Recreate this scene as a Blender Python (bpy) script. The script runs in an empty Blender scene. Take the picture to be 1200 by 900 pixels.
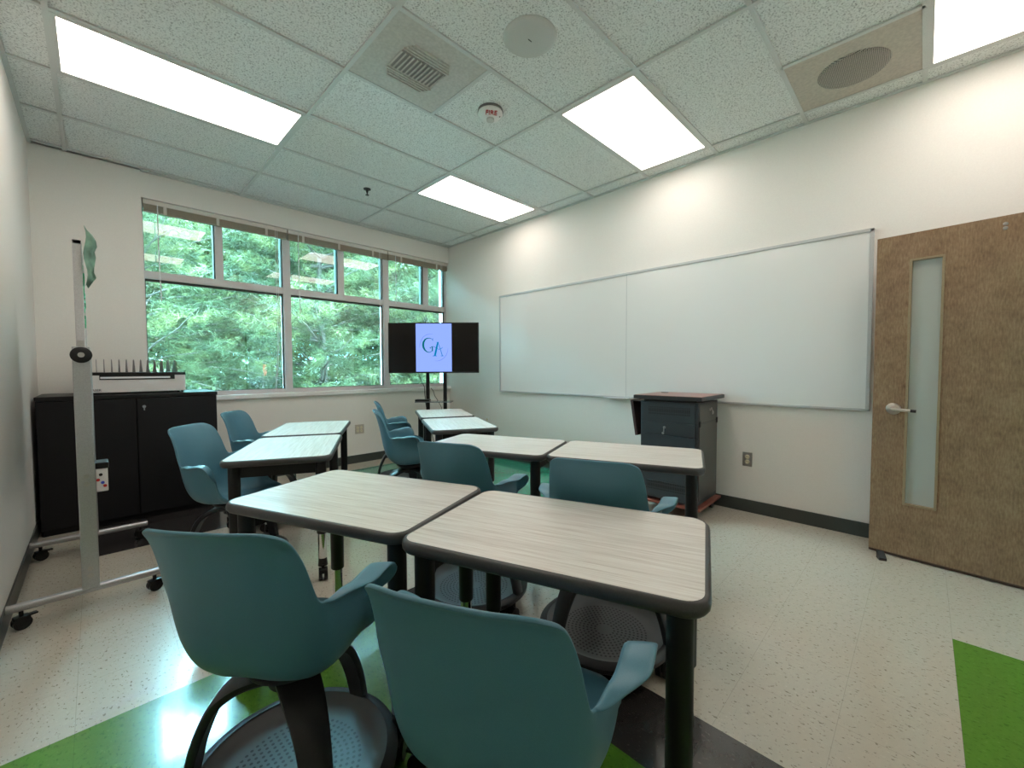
import bpy, bmesh, math, random
import numpy as np
from mathutils import Matrix, Vector, Euler
random.seed(7)
PI = math.pi
C = bpy.context.scene.collection
H = 2.948; XL = -0.3225; XR = 3.710; YW = 4.994; YB = -0.74; XA = 2.3167; Y0 = 4.3049

# ------------------------------------------------------------------ materials
def new_mat(name):
    m = bpy.data.materials.new(name); m.use_nodes = True
    nt = m.node_tree; b = nt.nodes['Principled BSDF']
    return m, nt, b
def setp(b, col=None, rough=None, metal=None, spec=None, em=None, ems=None, coat=None, trans=None):
    if col is not None: b.inputs['Base Color'].default_value = (*col, 1)
    if rough is not None: b.inputs['Roughness'].default_value = rough
    if metal is not None: b.inputs['Metallic'].default_value = metal
    if spec is not None: b.inputs['Specular IOR Level'].default_value = spec
    if em is not None: b.inputs['Emission Color'].default_value = (*em, 1); b.inputs['Emission Strength'].default_value = ems
    if coat is not None: b.inputs['Coat Weight'].default_value = coat
def N(nt, t, **kw):
    n = nt.nodes.new(t)
    for k, v in kw.items():
        if k.startswith('i_'): n.inputs[k[2:].replace('_', ' ')].default_value = v
        else: setattr(n, k, v)
    return n
def mth(nt, op, a, b=None, c=None):
    n = nt.nodes.new('ShaderNodeMath'); n.operation = op
    for i, v in enumerate((a, b, c)):
        if v is None: continue
        if isinstance(v, (int, float)): n.inputs[i].default_value = v
        else: nt.links.new(v, n.inputs[i])
    return n.outputs[0]
def ramp(nt, fac, stops, interp='LINEAR'):
    r = nt.nodes.new('ShaderNodeValToRGB'); r.color_ramp.interpolation = interp
    e = r.color_ramp.elements
    while len(e) < len(stops): e.new(0.5)
    for el, (p, c) in zip(e, stops): el.position = p; el.color = (*c, 1)
    nt.links.new(fac, r.inputs[0]); return r.outputs[0]
def coords(nt, scale=(1, 1, 1), kind='Object', rot=(0, 0, 0)):
    tc = nt.nodes.new('ShaderNodeTexCoord'); mp = nt.nodes.new('ShaderNodeMapping')
    mp.inputs['Scale'].default_value = scale; mp.inputs['Rotation'].default_value = rot
    nt.links.new(tc.outputs[kind], mp.inputs[0]); return mp.outputs[0]
def noise(nt, vec, scale, detail=2, rough=.5):
    n = nt.nodes.new('ShaderNodeTexNoise'); n.inputs['Scale'].default_value = scale
    n.inputs['Detail'].default_value = detail; n.inputs['Roughness'].default_value = rough
    nt.links.new(vec, n.inputs['Vector']); return n.outputs['Fac']
def mixc(nt, fac, a, b, mode='MIX'):
    n = nt.nodes.new('ShaderNodeMix'); n.data_type = 'RGBA'; n.blend_type = mode
    for i, v in ((0, fac), (6, a), (7, b)):
        if isinstance(v, (int, float)): n.inputs[i].default_value = v
        elif isinstance(v, tuple): n.inputs[i].default_value = (*v, 1)
        else: nt.links.new(v, n.inputs[i])
    return n.outputs[2]
def bump(nt, b, h, strength=.2, dist=.002):
    n = nt.nodes.new('ShaderNodeBump'); n.inputs['Strength'].default_value = strength; n.inputs['Distance'].default_value = dist
    nt.links.new(h, n.inputs['Height']); nt.links.new(n.outputs[0], b.inputs['Normal'])
def plain(name, col, rough=.5, metal=0, spec=.5, grain=0.0, gscale=300, **kw):
    m, nt, b = new_mat(name); setp(b, col, rough, metal, spec, **kw)
    if gscale <= 3: return m
    v = coords(nt)
    f = noise(nt, v, gscale, 3)
    lo = tuple(max(0, c * (1 - .12 - grain)) for c in col); hi = tuple(min(1, c * (1.08 + grain)) for c in col)
    nt.links.new(ramp(nt, f, [(.3, lo), (.7, hi)]), b.inputs['Base Color'])
    if rough > .15 and name != 'wall_paint': bump(nt, b, f, .08 + grain, .0006)
    return m
M = {}
M['wall'] = plain('wall_paint', (.83, .805, .76), .6, spec=.4, gscale=150, grain=-.08)
M['base'] = plain('baseboard_vinyl', (.045, .055, .05), .35)
M['tbar'] = plain('grid_metal', (.62, .64, .62), .45)
M['white'] = plain('white_paint', (.82, .82, .8), .4)
M['frame'] = plain('window_aluminium', (.62, .60, .60), .35, spec=.6)
M['black'] = plain('black_plastic', (.008, .008, .008), .35, spec=.35)
M['blackmetal'] = plain('black_powder_coat', (.010, .010, .010), .45, spec=.3)
M['darkgrey'] = plain('dark_grey_plastic', (.022, .022, .024), .42, spec=.4)
M['edge'] = plain('table_edge_rubber', (.055, .054, .054), .4)
M['chrome'] = plain('chrome', (.75, .75, .75), .08, 1)
M['alu'] = plain('brushed_aluminium', (.47, .47, .48), .35, .75)
M['blind'] = plain('blind_beige', (.36, .31, .24), .5)
M['blindrail'] = plain('blind_rail', (.66, .63, .58), .45)
M['cord'] = plain('cord_white', (.8, .82, .85), .5)
M['beige'] = plain('beige_panel', (.52, .47, .40), .6, gscale=60)
M['speaker'] = plain('speaker_grey', (.56, .56, .53), .6)
M['devwhite'] = plain('device_white', (.72, .70, .69), .35)
M['fin'] = plain('fin_grey', (.16, .16, .16), .4)
M['steel'] = plain('stainless', (.5, .48, .46), .3, .9)
M['ivory'] = plain('ivory_socket', (.72, .66, .48), .35)
M['cherry'] = plain('cherry_laminate', (.26, .075, .05), .35, gscale=40)
M['cabinet'] = plain('cabinet_black', (.007, .007, .008), .55, spec=.3, grain=.3)
M['cart'] = plain('cart_steel', (.035, .042, .048), .4)
M['red'] = plain('red_ink', (.5, .02, .02), .4)
M['hole'] = plain('dark_hole', (.01, .01, .01), .8)
M['rubber'] = plain('rubber', (.015, .015, .015), .6)
M['bark'] = plain('bark', (.075, .052, .04), .9, grain=.4, gscale=30)
M['orange'] = plain('orange_flag', (.30, .035, .008), .6)
M['green_ink'] = plain('green_marker_ink', (.02, .35, .15), .5)
M['tvblack'] = plain('tv_glass', (.002, .002, .002), .10, spec=.25, gscale=1)

def mat_chair(name, col):
    m, nt, b = new_mat(name); setp(b, col, .38, 0, .45)
    f = noise(nt, coords(nt), 900, 2)
    nt.links.new(ramp(nt, f, [(.3, tuple(c * .9 for c in col)), (.7, tuple(c * 1.08 for c in col))]), b.inputs['Base Color'])
    bump(nt, b, f, .12, .0004); return m
M['chair'] = mat_chair('chair_shell', (.085, .222, .295))

def mat_laminate():
    m, nt, b = new_mat('laminate'); setp(b, rough=.3, spec=.5)
    v = coords(nt, (2.2, 60, 1)); f = noise(nt, v, 2.2, 5, .6)
    v2 = coords(nt, (1.2, 220, 1)); g = noise(nt, v2, 3, 3)
    s = mth(nt, 'ADD', mth(nt, 'MULTIPLY', f, .65), mth(nt, 'MULTIPLY', g, .35))
    nt.links.new(ramp(nt, s, [(.36, (.56, .51, .46)), (.5, (.73, .69, .64)), (.64, (.82, .80, .76))]), b.inputs['Base Color'])
    return m
M['lam'] = mat_laminate()

def mat_tile():
    m, nt, b = new_mat('ceiling_tile'); setp(b, rough=.9, spec=.1)
    v = coords(nt)
    f = noise(nt, v, 120, 3, .7)
    col = ramp(nt, f, [(.36, (.34, .35, .34)), (.45, (.76, .78, .76)), (.6, (.84, .86, .84))])
    nt.links.new(col, b.inputs['Base Color']); bump(nt, b, f, .35, .004); return m
M['tile'] = mat_tile()

def floor_mat(name, base, speck, light, rough=.2, density=.0, swirl=0):
    m, nt, b = new_mat(name); setp(b, rough=rough, spec=.55, coat=.5); b.inputs['Coat Roughness'].default_value = .07
    v = coords(nt, (1, 1, 1))
    f = noise(nt, coords(nt, (1, .55, 1), rot=(0, 0, .5)), 100, 3, .6)
    g = noise(nt, coords(nt, (.6, 1, 1), rot=(0, 0, .3)), 42, 3, .7)
    col = ramp(nt, f, [(.30 + density, speck), (.36 + density, base), (.62, base), (.72, light)])
    col2 = ramp(nt, g, [(.3, tuple(x * (.86 - swirl) for x in base)), (.7, tuple(min(1, x * (1.06 + swirl)) for x in base))])
    c = mixc(nt, .3, col, col2)
    # seams every tile
    tc = nt.nodes.new('ShaderNodeTexCoord'); sp = nt.nodes.new('ShaderNodeSeparateXYZ'); nt.links.new(tc.outputs['Object'], sp.inputs[0])
    def seam(o, off, p):
        a = mth(nt, 'FRACT', mth(nt, 'DIVIDE', mth(nt, 'SUBTRACT', o, off - 100 * p), p))
        a = mth(nt, 'MINIMUM', a, mth(nt, 'SUBTRACT', 1, a))
        return mth(nt, 'LESS_THAN', a, .0028)
    s = mth(nt, 'MAXIMUM', seam(sp.outputs[0], 1.391, .2945), seam(sp.outputs[1], -.115, .29))
    c = mixc(nt, mth(nt, 'MULTIPLY', s, .3), c, tuple(x * .25 for x in base))
    nt.links.new(c, b.inputs['Base Color'])
    h = noise(nt, v, 9, 2)
    bump(nt, b, h, .10, .004)
    return m
M['vct'] = floor_mat('vinyl_tile_beige', (.60, .55, .46), (.15, .12, .09), (.72, .68, .60), density=.035)
M['vctgreen'] = floor_mat('vinyl_tile_green', (.105, .27, .028), (.05, .16, .015), (.17, .38, .06), swirl=.12, density=.06)
M['vctgreenlit'] = floor_mat('vinyl_tile_green_lit', (.035, .33, .21), (.025, .26, .15), (.07, .40, .27), swirl=.1, density=.05)  # green tile again, with the window light's reflection painted in as teal
M['vctdark'] = floor_mat('vinyl_tile_charcoal', (.035, .032, .031), (.02, .02, .02), (.15, .14, .13), density=-.05)

def mat_wood():
    m, nt, b = new_mat('door_veneer'); setp(b, rough=.45, spec=.4)
    f = noise(nt, coords(nt, (2.5, 2.5, 2.2)), 4.0, 8, .7)
    g = noise(nt, coords(nt, (26, 26, 6)), 5, 4)
    s = mth(nt, 'ADD', mth(nt, 'MULTIPLY', f, .55), mth(nt, 'MULTIPLY', g, .45))
    nt.links.new(ramp(nt, s, [(.33, (.16, .09, .05)), (.48, (.265, .16, .09)), (.63, (.36, .235, .14))]), b.inputs['Base Color'])
    return m
M['wood'] = mat_wood()
M['woodtrim'] = plain('lite_trim', (.34, .25, .15), .5)

def mat_glass(name, tint=(.97, 1, .985), ior=1.5):
    m = bpy.data.materials.new(name); m.use_nodes = True; nt = m.node_tree; nt.nodes.clear()
    o = nt.nodes.new('ShaderNodeOutputMaterial'); t = nt.nodes.new('ShaderNodeBsdfTransparent'); g = nt.nodes.new('ShaderNodeBsdfGlossy')
    t.inputs[0].default_value = (*tint, 1); g.inputs['Roughness'].default_value = .0
    fr = nt.nodes.new('ShaderNodeFresnel'); fr.inputs[0].default_value = ior
    mx = nt.nodes.new('ShaderNodeMixShader')
    k = mth(nt, 'MINIMUM', mth(nt, 'MULTIPLY', fr.outputs[0], 1.3), 1.0)
    nt.links.new(k, mx.inputs[0]); nt.links.new(t.outputs[0], mx.inputs[1]); nt.links.new(g.outputs[0], mx.inputs[2])
    nt.links.new(mx.outputs[0], o.inputs[0]); return m
M['glass'] = mat_glass('window_glass')
M['clear'] = mat_glass('clear_acrylic', (.93, .96, .96))
M['frost'] = plain('frosted_glass', (.47, .49, .455), .12, spec=.6, gscale=3)
M['board'] = plain('whiteboard_enamel', (.80, .80, .78), .16, spec=.5, gscale=2)

def emit(name, col, s, grad=True):
    m = bpy.data.materials.new(name); m.use_nodes = True; nt = m.node_tree; nt.nodes.clear()
    o = nt.nodes.new('ShaderNodeOutputMaterial'); e = nt.nodes.new('ShaderNodeEmission')
    e.inputs[0].default_value = (*col, 1); e.inputs[1].default_value = s
    nt.links.new(e.outputs[0], o.inputs[0]); return m
M['lamp'] = emit('lamp_diffuser', (1.0, .895, .81), 3.3)
M['screen'] = emit('tv_picture', (.25, .37, .95), .62)
M['logo_g'] = emit('logo_green', (.0, .15, .17), .5)
M['logo_a'] = emit('logo_blue', (.0, .22, .5), .5)
M['logo_arc'] = emit('logo_arc', (.07, .15, .4), .5)

def mat_leaf(name, cols, scale=1.5):
    m, nt, b = new_mat(name); setp(b, rough=.6, spec=.2)
    f = noise(nt, coords(nt), scale, 3, .6)
    c = ramp(nt, f, [(.3, cols[0]), (.5, cols[1]), (.7, cols[2])])
    nt.links.new(c, b.inputs['Base Color'])
    tr = nt.nodes.new('ShaderNodeBsdfTranslucent'); nt.links.new(c, tr.inputs[0])
    mx = nt.nodes.new('ShaderNodeMixShader'); mx.inputs[0].default_value = .25
    o = nt.nodes['Material Output']
    nt.links.new(b.outputs[0], mx.inputs[1]); nt.links.new(tr.outputs[0], mx.inputs[2]); nt.links.new(mx.outputs[0], o.inputs[0])
    return m
M['needle'] = mat_leaf('pine_needles', [(.012, .018, .007), (.038, .048, .018), (.115, .108, .036)])
M['leaf'] = mat_leaf('broad_leaves', [(.014, .022, .008), (.042, .05, .017), (.11, .10, .035)])
M['bounce_concrete'] = plain('bounce_concrete', (.50, .66, .70), .8, gscale=8)  # pale cyan tint for the added light-bouncing slab outside
M['grass'] = mat_leaf('grass_ground', [(.03, .05, .02), (.06, .08, .03), (.12, .11, .06)], .8)

def mat_tray():
    """perforated tray: concentric rings of drilled dots, in the tray's own coordinates"""
    m, nt, b = new_mat('tray_perforated'); setp(b, rough=.4, spec=.5)
    tc = nt.nodes.new('ShaderNodeTexCoord'); sp = nt.nodes.new('ShaderNodeSeparateXYZ'); nt.links.new(tc.outputs['Object'], sp.inputs[0])
    x, y = sp.outputs[0], sp.outputs[1]
    r = mth(nt, 'SQRT', mth(nt, 'ADD', mth(nt, 'MULTIPLY', x, x), mth(nt, 'MULTIPLY', y, y)))
    a = mth(nt, 'DIVIDE', mth(nt, 'ARCTAN2', y, x), 2 * PI)
    dr = .0158
    k = mth(nt, 'FLOOR', mth(nt, 'DIVIDE', r, dr)); rc = mth(nt, 'MULTIPLY', mth(nt, 'ADD', k, .5), dr)
    n = mth(nt, 'ROUND', mth(nt, 'MULTIPLY', rc, 2 * PI / .0165))
    t = mth(nt, 'ADD', mth(nt, 'MULTIPLY', mth(nt, 'ADD', a, 1), n), mth(nt, 'MULTIPLY', k, .37))
    fa = mth(nt, 'SUBTRACT', mth(nt, 'FRACT', t), .5)
    da = mth(nt, 'MULTIPLY', fa, mth(nt, 'DIVIDE', mth(nt, 'MULTIPLY', rc, 2 * PI), mth(nt, 'MAXIMUM', n, 1)))
    dd = mth(nt, 'SUBTRACT', r, rc)
    d = mth(nt, 'SQRT', mth(nt, 'ADD', mth(nt, 'MULTIPLY', da, da), mth(nt, 'MULTIPLY', dd, dd)))
    hole = mth(nt, 'LESS_THAN', d, .0043)
    hole = mth(nt, 'MULTIPLY', hole, mth(nt, 'MULTIPLY', mth(nt, 'GREATER_THAN', r, .03), mth(nt, 'LESS_THAN', r, .174)))
    nt.links.new(mixc(nt, hole, (.115, .118, .122), (.006, .006, .006)), b.inputs['Base Color'])
    return m
M['tray'] = mat_tray()
def mat_dots(name, base, sx, sz, ax=('Y', 'Z')):
    m, nt, b = new_mat(name); setp(b, rough=.4)
    tc = nt.nodes.new('ShaderNodeTexCoord'); sp = nt.nodes.new('ShaderNodeSeparateXYZ'); nt.links.new(tc.outputs['Object'], sp.inputs[0])
    u = mth(nt, 'DIVIDE', sp.outputs['XYZ'.index(ax[0])], sx); v = mth(nt, 'DIVIDE', sp.outputs['XYZ'.index(ax[1])], sz)
    a = mth(nt, 'ABSOLUTE', mth(nt, 'SUBTRACT', mth(nt, 'FRACT', u), .5)); c = mth(nt, 'ABSOLUTE', mth(nt, 'SUBTRACT', mth(nt, 'FRACT', v), .5))
    h = mth(nt, 'MULTIPLY', mth(nt, 'LESS_THAN', a, .26), mth(nt, 'LESS_THAN', c, .36))
    nt.links.new(mixc(nt, h, base, (.003, .003, .003)), b.inputs['Base Color']); return m
M['ventcart'] = mat_dots('cart_vent', (.03, .035, .04), .014, .034)
M['perf'] = mat_dots('perforated_grille', (.42, .38, .33), .008, .008, ('X', 'Y'))

# ------------------------------------------------------------------ mesh building
class MB:
    def __init__(s): s.bm = bmesh.new()
    def box(s, lo, hi, mi=0, mat=None, bev=0):
        lo, hi = Vector(lo), Vector(hi); c = (lo + hi) / 2; d = hi - lo
        r = bmesh.ops.create_cube(s.bm, size=1, matrix=Matrix.Translation(c) @ Matrix.Diagonal((*d, 1)))
        vs = r['verts']
        if bev:
            es = list({e for v in vs for e in v.link_edges})
            r2 = bmesh.ops.bevel(s.bm, geom=es, offset=bev, segments=2, profile=.6, affect='EDGES')
            vs = list({v for f in r2['faces'] for v in f.verts} | {v for v in vs if v.is_valid})
        for f in {f for v in vs for f in v.link_faces}: f.material_index = mi
        if mat is not None: bmesh.ops.transform(s.bm, matrix=mat, verts=vs)
        return s
    def cyl(s, p, r, h, seg=24, r2=None, mi=0, axis='Z', mat=None):
        rot = {'Z': Matrix(), 'X': Matrix.Rotation(PI / 2, 4, 'Y'), 'Y': Matrix.Rotation(-PI / 2, 4, 'X')}[axis]
        m = Matrix.Translation(Vector(p)) @ rot @ Matrix.Translation((0, 0, h / 2))
        if mat is not None: m = mat @ m
        q = bmesh.ops.create_cone(s.bm, cap_ends=True, segments=seg, radius1=r, radius2=r if r2 is None else r2, depth=h, matrix=m)
        for f in {f for v in q['verts'] for f in v.link_faces}: f.material_index = mi
        return s
    def lathe(s, prof, seg=32, mi=0, mat=None, cap=True):
        mat = mat or Matrix(); rings = []
        for r, z in prof:
            rings.append([s.bm.verts.new(mat @ Vector((r * math.cos(2 * PI * k / seg), r * math.sin(2 * PI * k / seg), z))) for k in range(seg)])
        for a, b in zip(rings, rings[1:]):
            for k in range(seg):
                f = s.bm.faces.new((a[k], a[(k + 1) % seg], b[(k + 1) % seg], b[k])); f.material_index = mi
        if cap:
            if prof[0][0] > 1e-6: s.bm.faces.new(rings[0][::-1]).material_index = mi
            if prof[-1][0] > 1e-6: s.bm.faces.new(rings[-1]).material_index = mi
        return s
    def tube(s, pts, r, seg=8, mi=0, mat=None, flat=1.0):
        """round tube (or flattened: width*flat) along points; r may be a list"""
        pts = [Vector(p) for p in pts]; rs = r if isinstance(r, (list, tuple)) else [r] * len(pts); rings = []
        up = Vector((0, 0, 1))
        for i, p in enumerate(pts):
            t = (pts[min(i + 1, len(pts) - 1)] - pts[max(i - 1, 0)]).normalized()
            u = up if abs(t.z) < .9 else Vector((1, 0, 0)); a = t.cross(u).normalized(); b = a.cross(t).normalized()
            rings.append([s.bm.verts.new(p + (a * math.cos(2 * PI * k / seg) * flat + b * math.sin(2 * PI * k / seg)) * rs[i]) for k in range(seg)])
        for a, b in zip(rings, rings[1:]):
            for k in range(seg): s.bm.faces.new((a[k], a[(k + 1) % seg], b[(k + 1) % seg], b[k])).material_index = mi
        s.bm.faces.new(rings[0][::-1]).material_index = mi; s.bm.faces.new(rings[-1]).material_index = mi
        return s
    def prism(s, poly, z0, z1, mi=0, mat=None):
        mat = mat or Matrix()
        a = [s.bm.verts.new(mat @ Vector((x, y, z0))) for x, y in poly]; b = [s.bm.verts.new(mat @ Vector((x, y, z1))) for x, y in poly]
        s.bm.faces.new(a[::-1]).material_index = mi; s.bm.faces.new(b).material_index = mi
        for k in range(len(a)): s.bm.faces.new((a[k], a[(k + 1) % len(a)], b[(k + 1) % len(a)], b[k])).material_index = mi
        return s
    def build(s, name, mats, parent=None, loc=(0, 0, 0), rot=(0, 0, 0), smooth=None):
        bmesh.ops.recalc_face_normals(s.bm, faces=s.bm.faces)
        me = bpy.data.meshes.new(name); s.bm.to_mesh(me); s.bm.free()
        for m in (mats if isinstance(mats, (list, tuple)) else [mats]): me.materials.append(m)
        if smooth is not None:
            me.polygons.foreach_set('use_smooth', [True] * len(me.polygons)); me.set_sharp_from_angle(angle=math.radians(smooth))
        o = bpy.data.objects.new(name, me); C.objects.link(o); o.location = loc; o.rotation_euler = rot
        if parent: o.parent = parent
        return o
def tag(o, label, cat, group=None, kind=None):
    o['label'] = label; o['category'] = cat
    if group: o['group'] = group
    if kind: o['kind'] = kind
    return o
def thing(name, label, cat, loc=(0, 0, 0), rz=0, group=None):
    o = bpy.data.objects.new(name, None); C.objects.link(o); o.location = loc; o.rotation_euler = (0, 0, rz); o.empty_display_size = .1
    return tag(o, label, cat, group)
def struct(o, label=None):
    o['kind'] = 'structure'
    if label: o['label'] = label
    return o
def dup(root, loc, rz, label=None):
    kids = [c for c in bpy.data.objects if c.parent == root]
    r = root.copy(); C.objects.link(r); r.location = loc; r.rotation_euler = (0, 0, rz)
    if label: r['label'] = label
    for ch in kids:
        c = ch.copy(); C.objects.link(c); c.parent = r
        for g in [x for x in bpy.data.objects if x.parent == ch]:
            d = g.copy(); C.objects.link(d); d.parent = c
    return r
def text_mesh(body, size, name, mat, parent, loc, rot, depth=.0006, align='CENTER'):
    cu = bpy.data.curves.new(name, 'FONT'); cu.body = body; cu.size = size; cu.extrude = depth; cu.align_x = align; cu.align_y = 'CENTER'
    t = bpy.data.objects.new(name, cu); C.objects.link(t)
    me = bpy.data.meshes.new_from_object(t.evaluated_get(bpy.context.evaluated_depsgraph_get()))
    C.objects.unlink(t); bpy.data.objects.remove(t)
    me.materials.clear(); me.materials.append(mat)
    o = bpy.data.objects.new(name, me); C.objects.link(o); o.location = loc; o.rotation_euler = rot
    if parent: o.parent = parent
    return o
def rrect(w, d, r, n=6):
    out = []
    for cx, cy, a0 in ((w / 2 - r, d / 2 - r, 0), (-w / 2 + r, d / 2 - r, PI / 2), (-w / 2 + r, -d / 2 + r, PI), (w / 2 - r, -d / 2 + r, 1.5 * PI)):
        for k in range(n + 1):
            a = a0 + PI / 2 * k / n; out.append((cx + r * math.cos(a), cy + r * math.sin(a)))
    return out

# ------------------------------------------------------------------ room shell
def build_floor():
    xs = [XL - .1, -.02, .86, 1.104, 1.391, 1.75, 2.575, XR + .1]
    ys = [-2.4, -.115, 1.915, 2.42, 3.655, 4.66, YW + .2]
    s = MB(); bm = s.bm
    vs = [[bm.verts.new((x, y, 0)) for x in xs] for y in ys]
    for j in range(len(ys) - 1):
        for i in range(len(xs) - 1):
            x = (xs[i] + xs[i + 1]) / 2; y = (ys[j] + ys[j + 1]) / 2; mi = 0
            if x < 1.104 and y < 1.915: mi = 1
            elif x < 1.391 and y < 1.915: mi = 2
            elif x < 2.575 and x > 1.391 and y < -.115: mi = 1
            elif x > 2.575 and y < -.115: mi = 0
            elif -.02 < x < .86 and y > 3.655: mi = 2
            elif x > 1.75 and 2.42 < y < 4.66: mi = 3
            bm.faces.new((vs[j][i], vs[j][i + 1], vs[j + 1][i + 1], vs[j + 1][i])).material_index = mi
    # right-hand green field starts left of the seam in view
    o = s.build('floor', [M['vct'], M['vctgreen'], M['vctdark'], M['vctgreenlit']])
    return struct(o, 'glossy speckled vinyl tile floor with green and charcoal fields, one green field painted teal for window light')
build_floor()
struct(MB().box((XL - .3, -2.5, -.35), (XR + .3, YW + .2, -.012)).build('trim_10', M['wall']))
struct(MB().box((XL - .15, YB - .12, 0), (XL, YW + .25, H + .05)).build('wall_left', M['wall']))
struct(MB().box((XR, YB - .12, 0), (XR + .15, YW + .25, H + .05)).build('wall_right', M['wall']))
# window wall around the opening x .33..XR, z .90..2.72
s = MB().box((XL, YW, 0), (XR, YW + .2, .90)).box((XL, YW, 2.715), (XR, YW + .2, H + .05)).box((XL, YW - .03, 0), (.333, YW + .2, H))
struct(s.build('wall_window', M['wall']))
# back wall with doorway x 2.44..3.37
s = MB().box((XL, YB - .12, 0), (2.43, YB, H)).box((3.39, YB - .12, 0), (XR, YB, H)).box((2.43, YB - .12, 2.02), (3.39, YB, H))
struct(s.build('wall_back', M['wall']))
s = MB().box((2.43, YB - .14, 0), (2.46, YB + .02, 2.02)).box((3.36, YB - .14, 0), (3.39, YB - .0, 2.02)).box((2.43, YB - .14, 1.99), (3.39, YB + .02, 2.04))
struct(s.build('trim_1', M['darkgrey']), 'grey steel door frame')
# corridor behind the doorway
struct(MB().box((1.2, -2.5, 0), (4.2, -2.4, H)).box((1.1, -2.5, 0), (1.2, YB - .12, H)).box((4.1, -2.5, 0), (4.2, YB - .12, H)).box((1.1, -2.5, H), (4.2, YB - .12, H + .1)).build('wall_corridor', M['wall']))
# ceiling
struct(MB().box((XL - .15, YB - .12, H + .004), (XR + .15, YW + .2, H + .06)).build('ceiling', M['tile']), 'suspended ceiling of fissured white tiles')
struct(MB().box((XL - .4, -2.7, H + .1), (XR + .4, YW + .3, H + .3)).build('roof_sun_block', M['wall']))  # unseen roof slab over the ceiling, put in to block the sun
s = MB()
xl = [XA + 1.2192 * k for k in (-2, -1, 0, 1)]; yl = [Y0 - .6096 * k for k in range(-1, 9)]
for x in xl: s.box((x - .012, YB, H - .008), (x + .012, YW, H + .003))
for y in yl: s.box((XL, y - .012, H - .007), (XR, y + .012, H + .003))
for a, b in (((XL, YB, H - .009), (XL + .022, YW, H + .003)), ((XR - .022, YB, H - .009), (XR, YW, H + .003)), ((XL, YW - .03, H - .009), (XR, YW, H + .003)), ((XL, YB, H - .009), (XR, YB + .022, H + .003))): s.box(a, b)
yv = Y0 - .6096 * 3; s.box((XA - .6096 - .012, yv - .6096, H - .007), (XA - .6096 + .012, yv, H + .003))
yv = Y0 - .6096 * 6; s.box((XA + .6096 - .012, yv - .6096, H - .007), (XA + .6096 + .012, yv, H + .003))
struct(s.build('trim_2', M['tbar']), 'metal grid bars of the suspended ceiling')
# baseboards
bh = .1
struct(MB().box((XR - .008, YB, 0), (XR, YW, bh)).build('baseboard_right', M['base']))
struct(MB().box((XL, YB, 0), (XL + .008, YW - .03, bh)).build('baseboard_left', M['base']))
struct(MB().box((XL, YW - .038, 0), (.333, YW - .03, bh)).box((.333, YW - .008, 0), (XR, YW, bh)).build('baseboard_window', M['base']))
struct(MB().box((XL, YB, 0), (2.43, YB + .008, bh)).build('baseboard_back', M['base']))
# window: frame in the opening
def build_window():
    y0, y1 = YW + .085, YW + .185
    s = MB()
    s.box((.333, y0, .90), (XR, y1, .955)); s.box((.333, y0, 2.66), (XR, y1, 2.72))
    s.box((.333, y0, 2.012), (XR, y1, 2.082))
    for a, b in ((.333, .345), (1.503, 1.578), (2.705, 2.785), (XR - .012, XR)): s.box((a, y0 - .004, .905), (b, y1 - .002, 2.715))
    for a, b in ((.885, .95), (2.118, 2.188), (3.325, 3.405)): s.box((a, y0 - .002, 2.081), (b, y1 - .003, 2.70))
    w = s.build('window_1', M['frame']); struct(w, 'aluminium window frame with wide lower lights and small upper lights')
    g = MB()
    for a, b, z0, z1 in ((.345, 1.503, .955, 2.012), (1.578, 2.705, .955, 2.012), (2.785, XR - .012, .955, 2.012),
                         (.345, .885, 2.082, 2.66), (.95, 1.503, 2.082, 2.66), (1.578, 2.118, 2.082, 2.66), (2.188, 2.705, 2.082, 2.66), (2.785, 3.325, 2.082, 2.66), (3.405, XR - .012, 2.082, 2.66)):
        p = MB().box((a, y0 + .055, z0), (b, y0 + .0555, z1)); bm = p.bm
        q = p.build('window_pane', M['glass'], w)
    # gaskets
    k = MB()
    for a, b, z0, z1 in ((.345, 1.503, .955, 2.012), (1.578, 2.705, .955, 2.012), (2.785, XR - .012, .955, 2.012)):
        k.box((a, y0 + .03, z1 - .022), (b, y0 + .05, z1)); k.box((b - .012, y0 + .03, z0), (b, y0 + .05, z1)); k.box((a, y0 + .03, z0), (a + .006, y0 + .05, z1)); k.box((a, y0 + .03, z0), (b, y0 + .05, z0 + .006))
    for a, b, z0, z1 in ((.345, .885, 2.082, 2.66), (.95, 1.503, 2.082, 2.66), (1.578, 2.118, 2.082, 2.66), (2.188, 2.705, 2.082, 2.66), (2.785, 3.325, 2.082, 2.66), (3.405, XR - .012, 2.082, 2.66)): k.box((b - .010, y0 + .02, z0), (b, y0 + .095, z1)); k.box((a, y0 + .03, z0), (a + .004, y0 + .05, z1))
    k.build('window_gasket', M['base'], w)
    struct(MB().box((.30, YW - .035, .868), (XR, YW + .09, .912), bev=.006).build('trim_3', M['white']), 'white window stool')
build_window()

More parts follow.
